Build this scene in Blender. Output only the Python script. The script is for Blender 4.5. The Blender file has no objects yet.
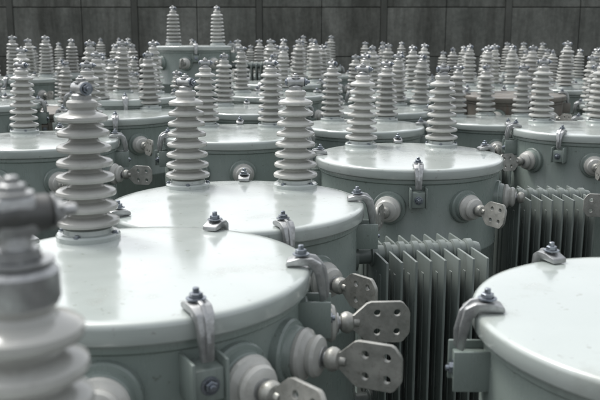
import bpy, bmesh, math, random
from mathutils import Matrix, Vector
random.seed(7)
S = bpy.context.scene
S.view_settings.view_transform = 'Standard'
S.view_settings.look = 'None'
S.view_settings.exposure = 0
COL = S.collection

# ---------------------------------------------------------------- materials
def new_mat(name):
    m = bpy.data.materials.new(name); m.use_nodes = True
    nt = m.node_tree
    return m, nt, nt.nodes['Principled BSDF']

def ramp(nt, src, p0, c0, p1, c1):
    r = nt.nodes.new('ShaderNodeValToRGB')
    r.color_ramp.elements[0].position = p0; r.color_ramp.elements[0].color = c0
    r.color_ramp.elements[1].position = p1; r.color_ramp.elements[1].color = c1
    nt.links.new(src, r.inputs['Fac'])
    return r

def noise(nt, scale, detail=4, rough=.55, mapping=None):
    tc = nt.nodes.new('ShaderNodeTexCoord')
    mp = nt.nodes.new('ShaderNodeMapping')
    oi = nt.nodes.new('ShaderNodeObjectInfo')
    mul = nt.nodes.new('ShaderNodeMath'); mul.operation = 'MULTIPLY'; mul.inputs[1].default_value = 37.0
    nt.links.new(oi.outputs['Random'], mul.inputs[0])
    nt.links.new(mul.outputs[0], mp.inputs['Location'])
    nt.links.new(tc.outputs['Object'], mp.inputs['Vector'])
    if mapping: mp.inputs['Scale'].default_value = mapping
    n = nt.nodes.new('ShaderNodeTexNoise')
    n.inputs['Scale'].default_value = scale
    n.inputs['Detail'].default_value = detail
    n.inputs['Roughness'].default_value = rough
    nt.links.new(mp.outputs['Vector'], n.inputs['Vector'])
    return n.outputs['Fac']

def mixc(nt, fac, a, b, mode='MIX'):
    m = nt.nodes.new('ShaderNodeMix'); m.data_type = 'RGBA'; m.blend_type = mode
    def put(sock, v):
        if isinstance(v, (tuple, list)): sock.default_value = v
        elif isinstance(v, (int, float)): sock.default_value = v
        else: nt.links.new(v, sock)
    put(m.inputs['Factor'], fac); put(m.inputs['A'], a); put(m.inputs['B'], b)
    return m.outputs['Result']

def surf(name, c1, c2, dirt, scale, rough0, rough1, metal=0, ior=1.5, bump=0.0, bscale=300, coat=0.0,
         dirt_amt=.5, streak=False, vary=.12, spots=0):
    m, nt, b = new_mat(name)
    n1 = noise(nt, scale, 5)
    base = ramp(nt, n1, .35, (*c1, 1), .68, (*c2, 1)).outputs['Color']
    n2 = noise(nt, scale*3.1, 8, .7, (1, 1, .25) if streak else None)
    dm = ramp(nt, n2, .56, (0, 0, 0, 1), .78, (dirt_amt,)*3+(1,)).outputs['Color']
    col = mixc(nt, dm, base, (*dirt, 1))
    if spots:
        n4 = noise(nt, spots, 3, .6)
        sp = ramp(nt, n4, .66, (0,0,0,1), .72, (.6,.6,.6,1)).outputs['Color']
        col = mixc(nt, sp, col, (*dirt, 1))
    oi = nt.nodes.new('ShaderNodeObjectInfo')
    v = ramp(nt, oi.outputs['Random'], 0, (1-vary,)*3+(1,), 1, (1, 1, 1, 1)).outputs['Color']
    col = mixc(nt, 1.0, col, v, 'MULTIPLY')
    nt.links.new(col, b.inputs['Base Color'])
    r = ramp(nt, n2, .35, (rough0,)*3+(1,), .75, (rough1,)*3+(1,)).outputs['Color']
    nt.links.new(r, b.inputs['Roughness'])
    b.inputs['Metallic'].default_value = metal
    b.inputs['IOR'].default_value = ior
    b.inputs['Coat Weight'].default_value = coat
    b.inputs['Coat Roughness'].default_value = .10
    if bump:
        bn = nt.nodes.new('ShaderNodeBump'); bn.inputs['Strength'].default_value = bump
        bn.inputs['Distance'].default_value = .002
        nt.links.new(noise(nt, bscale, 3), bn.inputs['Height'])
        nt.links.new(bn.outputs['Normal'], b.inputs['Normal'])
    return m

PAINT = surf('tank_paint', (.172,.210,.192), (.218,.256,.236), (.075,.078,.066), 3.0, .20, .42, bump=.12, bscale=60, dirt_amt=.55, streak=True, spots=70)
LIDP = surf('lid_paint_skylit', (.36,.40,.38), (.42,.458,.437), (.23,.24,.21), 2.5, .09, .34, ior=1.62, coat=.45, bump=.07, bscale=14, dirt_amt=.6, spots=50)  # paler copy of the tank paint; sky brightness on lids put into the colour
PORC = surf('porcelain', (.39,.395,.37), (.49,.49,.46), (.20,.19,.155), 9.0, .12, .30, ior=1.5, dirt_amt=.6, vary=.26)
GALV = surf('galvanised_steel', (.32,.33,.33), (.48,.49,.49), (.14,.135,.12), 45.0, .32, .55, metal=.8, bump=.25, bscale=250, dirt_amt=.5)
PLATE = surf('tinned_plate', (.25,.255,.235), (.41,.41,.38), (.11,.095,.07), 32.0, .35, .6, metal=.5, bump=.25, bscale=160, dirt_amt=.85)
DARK = surf('dark_metal', (.08,.083,.08), (.15,.15,.145), (.10,.07,.045), 25.0, .4, .7, metal=.4, dirt_amt=.5)
BOLT = surf('bolt_steel', (.18,.205,.24), (.29,.315,.345), (.12,.10,.08), 60.0, .25, .5, metal=.8)
RUST = surf('weathered_paint', (.12,.115,.10), (.19,.175,.15), (.14,.07,.035), 6.0, .4, .7, dirt_amt=.9, streak=True)
FINP = surf('radiator_paint', (.135,.160,.148), (.185,.212,.198), (.055,.055,.047), 5.0, .25, .5, bump=.1, bscale=60, dirt_amt=.7, streak=True)
MATS = [PAINT, LIDP, PORC, GALV, PLATE, DARK, BOLT, RUST, FINP]
P_, L_, C_, G_, T_, D_, B_, R_, F_ = range(9)

# ---------------------------------------------------------------- mesh builder
class MB:
    def __init__(s): s.v=[]; s.f=[]; s.m=[]
    def lathe(s, prof, n, M=Matrix(), mi=0):
        rings=[]
        for r,z in prof:
            if r <= 1e-6:
                s.v.append(M @ Vector((0,0,z))); rings.append([len(s.v)-1])
            else:
                st=len(s.v)
                for k in range(n):
                    a=2*math.pi*k/n
                    s.v.append(M @ Vector((r*math.cos(a), r*math.sin(a), z)))
                rings.append(list(range(st,st+n)))
        for i in range(len(rings)-1):
            a,b=rings[i],rings[i+1]
            for k in range(n):
                k2=(k+1)%n
                if len(a)==1 and len(b)==1: continue
                if len(a)==1: s.f.append((a[0],b[k],b[k2]))
                elif len(b)==1: s.f.append((a[k],a[k2],b[0]))
                else: s.f.append((a[k],a[k2],b[k2],b[k]))
                s.m.append(mi)
    def bm(s, bm, M=Matrix(), mi=0):
        st=len(s.v)
        bm.verts.ensure_lookup_table(); bm.verts.index_update()
        for v in bm.verts: s.v.append(M @ v.co)
        for f in bm.faces:
            s.f.append(tuple(st+v.index for v in f.verts)); s.m.append(mi)
        bm.free()
    def box(s, x0,x1,y0,y1,z0,z1, M=Matrix(), mi=0, bev=.002, seg=2):
        b=bmesh.new(); bmesh.ops.create_cube(b,size=1)
        for v in b.verts:
            v.co=Vector(((x0+x1)/2+v.co.x*(x1-x0),(y0+y1)/2+v.co.y*(y1-y0),(z0+z1)/2+v.co.z*(z1-z0)))
        if bev: bmesh.ops.bevel(b,geom=b.edges[:],offset=bev,segments=seg,affect='EDGES',profile=.5)
        s.bm(b,M,mi)
    def prism(s, poly, w0, w1=None, M=Matrix(), mi=0, bev=.002):
        """poly in xz (list of (x,z) or (x,z,halfwidth)), extruded along y"""
        b=bmesh.new()
        A=[];Bv=[]
        for p in poly:
            h = p[2] if len(p)>2 else w0
            A.append(b.verts.new((p[0],-h,p[1]))); Bv.append(b.verts.new((p[0],h,p[1])))
        b.faces.new(A); b.faces.new(Bv[::-1]); n=len(poly)
        for i in range(n):
            j=(i+1)%n; b.faces.new((A[j],A[i],Bv[i],Bv[j]))
        bmesh.ops.recalc_face_normals(b,faces=b.faces[:])
        if bev: bmesh.ops.bevel(b,geom=b.edges[:],offset=bev,segments=2,affect='EDGES',profile=.5)
        s.bm(b,M,mi)
    def hexbolt(s, M, r=.010, h=.008, mi=6, stud=0):
        s.lathe([(0,.0),(r*1.5,.0),(r*1.5,.002),(r*1.05,.0025)],20,M,mi)
        s.lathe([(r,.002),(r,h*.9),(r*.86,h),(0,h)],6,M,mi)
        if stud: s.lathe([(r*.5,h*.9),(r*.5,h+stud),(r*.4,h+stud+.001),(0,h+stud+.001)],12,M,mi)
    def mesh(s, name, ang=32):
        me=bpy.data.meshes.new(name)
        me.from_pydata([tuple(v) for v in s.v],[],s.f)
        for m in MATS: me.materials.append(m)
        me.polygons.foreach_set('material_index',s.m)
        me.polygons.foreach_set('use_smooth',[True]*len(me.polygons))
        me.update()
        b=bmesh.new(); b.from_mesh(me); bmesh.ops.recalc_face_normals(b,faces=b.faces[:]); b.to_mesh(me); b.free()
        me.set_sharp_from_angle(angle=math.radians(ang))
        return me

def T(x,y,z): return Matrix.Translation((x,y,z))
def RX(a): return Matrix.Rotation(math.radians(a),4,'X')
def RY(a): return Matrix.Rotation(math.radians(a),4,'Y')
def RZ(a): return Matrix.Rotation(math.radians(a),4,'Z')

# ---------------------------------------------------------------- parts
def bushing_mesh(name, n=40, sheds=8, style=0):
    b=MB()
    b.lathe([(.066,-.004),(.066,.010),(.063,.014),(.052,.015),(.050,.024),(.044,.026)],n,mi=L_)
    if n>24:
        for k in range(4):
            a=math.pi/4+k*math.pi/2
            b.hexbolt(T(.058*math.cos(a),.058*math.sin(a),.013),.005,.006)
    prof=[(.047,.022)]
    pitch=.0305*8/sheds if style!=1 else .0305; z=.028
    for i in range(sheds):
        t=i/(sheds-1)
        rs=.066-.015*t
        if style==2: rs -= (.009 if i%2 else 0)
        rc=.038-.010*t
        zz=z+i*pitch; q=pitch/.0305
        prof += [(rc,zz),(rc+.003,zz+.002*q),(rs-.008,zz+.0032*q),(rs-.002,zz+.0040*q),(rs,zz+.0085*q),(rs-.001,zz+.0138*q),
                 (rs-.006,zz+.0174*q),(rc+.009,zz+.0202*q),(rc+.002,zz+.0225*q),(rc-.001,zz+.027*q)]
    top=z+sheds*pitch
    prof += [(.028,top),(.031,top+.003),(.031,top+.012),(.027,top+.016),(.018,top+.018)]
    b.lathe(prof,n,mi=C_)
    if style==3:
        b.lathe([(.031,top+.004),(.033,top+.008),(.033,top+.030),(.028,top+.036),(.016,top+.040),(.013,top+.046),(.013,top+.072),(.011,top+.075),(0,top+.075)],32,mi=G_)
        b.hexbolt(T(0,0,top+.038),.020,.012,G_)
        M=T(0,0,top+.076)@RZ(32)
        b.lathe([(0,-.030),(.012,-.030),(.015,-.026),(.016,.0),(.015,.026),(.012,.030),(0,.030)],24,M@RY(90),D_)
        b.box(-.016,.016,-.014,.014,-.017,.017,M,G_,.004)
        b.hexbolt(M@T(.030,0,0)@RY(90),.010,.009,G_,.010)
        b.hexbolt(M@T(-.030,0,0)@RY(-90),.010,.009,G_)
        b.hexbolt(M@T(0,0,.017),.011,.009,G_,.005)
        return b.mesh(name)
    b.lathe([(.020,top+.014),(.020,top+.026),(.017,top+.029),(.011,top+.03),(.011,top+.05),(.0095,top+.052),(0,top+.052)],20,mi=G_)
    M=T(0,0,top+.04)
    b.lathe([(0,-.026),(.011,-.026),(.0135,-.023),(.0135,.023),(.011,.026),(0,.026)],16,M@RY(90),G_)
    b.hexbolt(M@T(.026,0,0)@RY(90),.009,.009,B_,.006)
    b.hexbolt(M@T(-.026,0,0)@RY(-90),.008,.006,B_)
    b.hexbolt(M@T(0,0,.011),.010,.009,G_,.004)
    return b.mesh(name)

def lid_mesh(name,R,mi=L_,n=128):
    b=MB()
    b.lathe([(0,.007),(R*.5,.0062),(R-.05,.0040),(R-.022,.0030),(R-.010,.0022),(R-.004,.0005),(R-.0005,-.004),(R,-.008),
             (R,-.030),(R-.002,-.0335),(R-.005,-.035),(R-.024,-.0355)],n,mi=mi)
    return b.mesh(name,50)

def body_mesh(name,R,H,mi=P_,n=96):
    b=MB(); r=R-.020
    b.lathe([(r-.01,-.030),(r+.004,-.034),(r+.006,-.037),(r+.006,-.050),(r+.003,-.053),(r,-.055),
             (r,-.30),(r+.0025,-.303),(r+.0025,-.311),(r,-.314),
             (r,-H+.06),(r+.004,-H+.055),(r+.004,-H+.012),(r,-H+.01),(r-.02,-H+.005),(0,-H+.005)],n,mi=mi)
    return b.mesh(name,40)

def clamp_mesh(name, rust=False):
    b=MB(); g=G_; p=R_ if rust else P_
    poly=[(-.046,.004,.016),(-.044,.014,.017),(-.020,.021,.019),(.004,.020,.018),(.020,.010,.015),(.027,-.020,.012),(.030,-.062,.010),
          (.018,-.066,.010),(.013,-.036,.012),(.007,-.008,.014),(-.004,.006,.016)]
    b.prism(poly,.016,mi=g,bev=.003)
    b.prism([(-.036,.016),(-.01,.027),(.010,.023),(.027,.004),(.035,-.03),(.034,-.058),(.026,-.058),(.02,-.01),(-.01,.015)],.0035,mi=g,bev=.0015)
    b.hexbolt(T(-.018,0,.024),.0105,.010,B_,.007)
    b.box(-.026,.038,-.030,-.024,-.128,-.058,mi=p)
    b.box(-.026,.038,.024,.030,-.128,-.058,mi=p)
    b.box(-.026,.032,-.0235,.0235,-.124,-.072,mi=p)
    b.hexbolt(T(.032,0,-.098)@RY(90),.010,.009,B_,.004)
    return b.mesh(name)

def spade_mesh_data():
    cu=bpy.data.curves.new('spade','CURVE'); cu.dimensions='2D'; cu.fill_mode='BOTH'
    cu.extrude=.0038; cu.bevel_depth=.0008; cu.bevel_resolution=1
    def poly(pts):
        sp=cu.splines.new('POLY'); sp.points.add(len(pts)-1)
        for p,q in zip(sp.points,pts): p.co=(q[0],q[1],0,1)
        sp.use_cyclic_u=True
    poly([(0,-.013),(.006,-.015),(.030,-.037),(.038,-.040),(.094,-.040),(.100,-.037),(.110,-.024),(.112,-.018),(.112,.018),(.110,.024),(.100,.037),(.094,.040),
          (.038,.040),(.030,.037),(.006,.015),(0,.013)])
    for (cx,cy) in [(.050,.019),(.050,-.019),(.088,.019),(.088,-.019)]:
        poly([(cx+.0075*math.cos(-2*math.pi*k/20),cy+.0075*math.sin(-2*math.pi*k/20)) for k in range(20)])
    ob=bpy.data.objects.new('tmp',cu); COL.objects.link(ob)
    dg=bpy.context.evaluated_depsgraph_get()
    me=bpy.data.meshes.new_from_object(ob.evaluated_get(dg))
    bpy.data.objects.remove(ob)
    vs=[v.co.copy() for v in me.vertices]; fs=[tuple(p.vertices) for p in me.polygons]
    return vs,fs
SPV,SPF=spade_mesh_data()

def lv_mesh(name, tilt=0, plate=True):
    """axis along +x from tank wall"""
    b=MB(); M=RY(90)
    b.lathe([(.058,-.014),(.058,.006),(.055,.010),(.048,.011),(.046,.022),(.043,.024)],40,M,P_)
    b.lathe([(.040,.020),(.044,.026),(.046,.032),(.044,.038),(.037,.042),(.033,.046),(.036,.050),(.037,.056),(.033,.062),(.024,.066),(.018,.067)],40,M,C_)
    b.lathe([(.019,.062),(.019,.069),(.012,.071),(.012,.074)],20,M,G_)
    b.lathe([(.010,.072),(.017,.075),(.021,.082),(.021,.088),(.017,.096),(.010,.099),(0,.0995)],24,M,T_)
    if plate:
        st=len(b.v); Q=T(.094,0,0)@RX(90+tilt)
        for v in SPV: b.v.append(Q@v)
        for f in SPF: b.f.append(tuple(st+i for i in f)); b.m.append(T_)
        b.lathe([(0,-.010),(.0085,-.010),(.0095,-.008),(.0095,.008),(.0085,.010),(0,.010)],14,T(.100,0,0)@RY(90),T_)
    return b.mesh(name)

def radiator_mesh(name,nf=8,L=.36,depth=.15,H=.50):
    b=MB(); M=RY(90)
    for z in (0,-H+.05):
        b.lathe([(.026,-.02),(.026,L),(.022,L+.012),(0,L+.014)],24,T(0,0,z)@M,F_)
        b.lathe([(.045,-.012),(.045,.004),(.03,.007)],24,T(0,0,z)@M,F_)
    for i in range(nf):
        x=.055+i*(L-.075)/(nf-1)
        b.box(x-.0042,x+.0042,-depth,depth,-H,.016,mi=F_,bev=.0035,seg=2)
        for yy in (-depth*.62,-depth*.3,depth*.3,depth*.62):
            b.box(x-.0075,x+.0075,yy-.012,yy+.012,-H+.04,-.03,mi=F_,bev=.006,seg=2)
        for z in (0,-H+.05):
            b.lathe([(.027,-.011),(.034,-.008),(.034,.008),(.027,.011)],24,T(x,0,z)@M,F_)
    return b.mesh(name)

BUSH=bushing_mesh('hv_bushing_mesh',48); BUSHT=bushing_mesh('hv_bushing_tall_terminal_mesh',56,8,3)
BUSHF=[bushing_mesh('hv_bushing_far',22), bushing_mesh('hv_bushing_far_b',22,8,2), bushing_mesh('hv_bushing_far_c',22,9,0), bushing_mesh('hv_bushing_far_d',22,9,1), bushing_mesh('hv_bushing_far_e',22,7,0)]
CL=clamp_mesh('lid_clamp_mesh'); CLR=clamp_mesh('lid_clamp_worn_mesh',True)
LV=[lv_mesh('lv_terminal_mesh',0), lv_mesh('lv_terminal_mesh_b',14), lv_mesh('lv_terminal_mesh_c',-9)]
LVN=lv_mesh('lv_terminal_bare_mesh',0,False)
RAD=radiator_mesh('radiator_mesh')
lidc={}; bodc={}

def link(name, me, parent, M):
    o=bpy.data.objects.new(name,me); COL.objects.link(o); o.parent=parent; o.matrix_local=M
    return o

def transformer(x,y,zl,R,hv,lv,cl,rad=(),rz=0,far=False,worn=False,hvr=None,lvz=-.135,btilt=0,tall=False,bs=1.0):
    e=bpy.data.objects.new('distribution_transformer',None); e.empty_display_size=.1
    COL.objects.link(e); e.location=(x,y,zl); e.rotation_euler=(random.uniform(-.006,.006),random.uniform(-.006,.006),math.radians(rz))
    k=(R,worn)
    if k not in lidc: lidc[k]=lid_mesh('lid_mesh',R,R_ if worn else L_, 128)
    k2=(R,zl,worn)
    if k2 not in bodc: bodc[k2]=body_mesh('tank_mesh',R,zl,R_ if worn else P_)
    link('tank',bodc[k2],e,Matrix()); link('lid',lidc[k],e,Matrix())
    r=R-.076 if hvr is None else hvr
    far_b=random.choice(BUSHF)
    for i,a in enumerate(hv):
        ar=math.radians(a)
        bm_=far_b if far else (BUSHT if tall else BUSH)
        tl=2.2 if far else .8
        link('hv_bushing_%d'%(i+1),bm_,e,T(r*math.cos(ar),r*math.sin(ar),.004)@RX(random.uniform(-tl,tl)+btilt)@RY(random.uniform(-tl,tl))@RZ(0 if tall else random.uniform(-60,60))@Matrix.Scale(bs,4))
    for i,a in enumerate(lv):
        bare=isinstance(a,str); a=float(a)
        me=LVN if bare else random.choice(LV)
        link('lv_terminal_%d'%(i+1),me,e,RZ(a)@T(R-.016,0,lvz))
    for i,a in enumerate(cl):
        link('lid_clamp_%d'%(i+1),CLR if worn else CL,e,RZ(a)@T(R,0,.001))
    for i,a in enumerate(rad):
        link('radiator_%d'%(i+1),RAD,e,RZ(a)@T(R-.016,0,-.165))
    return e

# ---- near transformers (metres, stood in rough rows on the yard)
transformer(-.388,.395,.957,.35,[54,126],[-90,-50],[0,180,-90],tall=True)                 # closest, out of focus
transformer(-.30,1.43,1.03,.32,[126],['-89',-49,-24,3],[-62,-2,68,150],[], lvz=-.118)
transformer(.640,1.25,1.0,.35,[60,10],[-100,-60],[179,114,20,-60],[])
transformer(-.175,2.142,1.0,.35,[126,54],[-100,-50],[-66,-148,2,90],[10])
transformer(.414,3.03,1.0,.355,[126,54],[-108,-62,'-20'],[-92,180,20,90],[2])
transformer(1.53,2.66,1.0,.35,[100,40],[170,-150,-100],[200,150,90,-90],[])
transformer(-1.15,3.49,1.0,.35,[120,50],[-60,-15,-100],[-45,-135,10,90],[])
transformer(-.306,3.75,1.0,.35,[126,54],[-80,-115,'-40'],[-20,-150,10,90],[])
transformer(.33,4.25,.98,.33,[126,54],[-60,-110],[-90,0,180,90],[])
transformer(1.40,3.95,1.0,.35,[120,54],[-100,-150,-60],[-125,-60,180,60],[180])
transformer(-1.62,2.30,.98,.35,[126,54],[-60,-90],[-40,40,140],[])
transformer(-1.02,4.50,1.02,.35,[126,60],[-60,-100],[-80,10,170],[])
TALLP=(-.90,6.9)
transformer(*TALLP,1.36,.33,[142,38],[-95,-140,-55],[-80,180,0],[0],far=True,hvr=.24)

# ---- the rest of the yard
Y=4.98; ri=0
while Y<9.95:
    W=.44*Y+.5; sp=.82 if ri%2 else .79
    x=-W+ (0.38 if ri%2 else 0)
    while x<W:
        X=x+random.uniform(-.04,.04); YY=Y+random.uniform(-.04,.04)
        x+=sp
        if abs(X-TALLP[0])<.72 and abs(YY-TALLP[1])<.58: continue
        R=random.choice([.35,.35,.33,.31]); zl=random.choice([1.0,1.0,.97,1.04,.93,1.08])
        if abs(X+.80)<.45 and 5.2<YY<6.6: zl=.86
        rot=random.choice([0,0,0,12,-15,25,-30,180])+random.uniform(-6,6)
        nb=[126,54] if random.random()<.6 else [140,90,40]
        w=(ri==1 and (abs(X-1.75)<.42 or abs(X+1.5)<.42)) or (ri>3 and random.random()<.12)
        transformer(X,YY,zl,R,nb,random.choice([[-60,-100],[-60,-90,-120],[-40,-80]]),[-90,0,180,90],
                    [],rz=rot,far=True,worn=w)
    Y+=.71; ri+=1

# ---------------------------------------------------------------- yard ground
m,nt,b=new_mat('yard_concrete')
n1=noise(nt,.9,8,.6); n2=noise(nt,14,6,.6)
c=ramp(nt,n1,.3,(.030,.030,.028,1),.7,(.07,.069,.064,1)).outputs['Color']
c2=ramp(nt,n2,.3,(.6,.6,.6,1),.7,(1,1,1,1)).outputs['Color']
nt.links.new(mixc(nt,1.0,c,c2,'MULTIPLY'),b.inputs['Base Color']); b.inputs['Roughness'].default_value=.7
bn=nt.nodes.new('ShaderNodeBump'); bn.inputs['Strength'].default_value=.4; bn.inputs['Distance'].default_value=.01
nt.links.new(n2,bn.inputs['Height']); nt.links.new(bn.outputs['Normal'],b.inputs['Normal'])
me=bpy.data.meshes.new('ground'); me.from_pydata([(-300,-300,0),(300,-300,0),(300,300,0),(-300,300,0)],[],[(0,1,2,3)])
me.materials.append(m); g=bpy.data.objects.new('ground',me); COL.objects.link(g)

# ---------------------------------------------------------------- concrete wall
m,nt,b=new_mat('wall_concrete')
n1=noise(nt,.9,9,.66); n2=noise(nt,2.6,8,.72,(1,1,.14)); n3=noise(nt,24,6,.6)
c=ramp(nt,n1,.32,(.105,.112,.099,1),.68,(.225,.23,.208,1)).outputs['Color']
s=ramp(nt,n2,.36,(.36,.36,.34,1),.60,(1,1,1,1)).outputs['Color']
s3=ramp(nt,n3,.3,(.7,.7,.7,1),.7,(1.0,1.0,1.0,1)).outputs['Color']
nt.links.new(mixc(nt,1.0,mixc(nt,1.0,c,s,'MULTIPLY'),s3,'MULTIPLY'),b.inputs['Base Color']); b.inputs['Roughness'].default_value=.85
bn=nt.nodes.new('ShaderNodeBump'); bn.inputs['Strength'].default_value=.5; bn.inputs['Distance'].default_value=.01
nt.links.new(n3,bn.inputs['Height']); nt.links.new(bn.outputs['Normal'],b.inputs['Normal'])
WALL=m
m2=surf('wall_post_concrete',(.055,.058,.05),(.10,.103,.092),(.03,.03,.026),2.0,.8,.95,dirt_amt=.8,streak=True)
we=bpy.data.objects.new('concrete_wall',None); COL.objects.link(we); we.location=(0,10.7,0)
def plain(name,parts,mat,parent):
    bb=MB()
    for p in parts: bb.box(*p[:6],bev=p[6] if len(p)>6 else .006)
    me=bpy.data.meshes.new(name); me.from_pydata([tuple(v) for v in bb.v],[],bb.f); me.materials.append(mat)
    o=bpy.data.objects.new(name,me); COL.objects.link(o); o.parent=parent
    return o
px=[-.53+1.62*k for k in range(-10,12)]
k=0
for a in px:
    k+=1
    plain('post_%d'%k,[(a-.04,a+.04,-.045,.10,0,2.26,.008)],m2,we)
    plain('backing_%d'%k,[(a+.042,a+1.578,.03,.09,0,2.19,.002)],WALL,we)
    sd=random.choice([0,.0,.12,-.2])
    for j,(z0,z1) in enumerate([(0,1.17),(1.18,1.80),(1.81,2.2)]):
        yo=random.uniform(-.003,.003)
        mid=a+.81+sd
        plain('panel_%d_%d'%(k,j+1),[(a+.044,mid-.004,-.03+yo,.028,z0,z1,.003),(mid+.004,a+1.576,-.03+yo,.028,z0,z1,.003)],WALL,we)

# ---------------------------------------------------------------- light
w=bpy.data.worlds.new('World'); S.world=w; w.use_nodes=True; nt=w.node_tree
bg=nt.nodes['Background']
sky=nt.nodes.new('ShaderNodeTexSky'); sky.sky_type='NISHITA'; sky.sun_disc=False
EL,AZ=math.radians(58),math.radians(-50)
sky.sun_elevation=EL; sky.sun_rotation=AZ; sky.dust_density=4.0; sky.air_density=1.2
hs=nt.nodes.new('ShaderNodeHueSaturation'); hs.inputs['Saturation'].default_value=.22; hs.inputs['Value'].default_value=1.8
nt.links.new(sky.outputs[0],hs.inputs['Color']); nt.links.new(hs.outputs[0],bg.inputs['Color'])
bg.inputs['Strength'].default_value=.15
L=bpy.data.lights.new('sun','SUN'); L.energy=1.5; L.angle=math.radians(12); L.color=(1,.98,.94)
lo=bpy.data.objects.new('sun',L); COL.objects.link(lo)
d=Vector((math.sin(AZ)*math.cos(EL),math.cos(AZ)*math.cos(EL),math.sin(EL)))
lo.rotation_euler=d.to_track_quat('Z','Y').to_euler(); lo.location=(0,0,8)

# ---------------------------------------------------------------- camera
cam=bpy.data.cameras.new('camera'); cam.lens=48; cam.sensor_width=36; cam.clip_start=.05; cam.clip_end=1000
cam.dof.use_dof=True; cam.dof.focus_distance=2.5; cam.dof.aperture_fstop=7.0
co=bpy.data.objects.new('camera',cam); COL.objects.link(co)
co.location=(0,0,1.45); co.rotation_euler=(math.radians(90-11.65),0,0)
S.camera=co
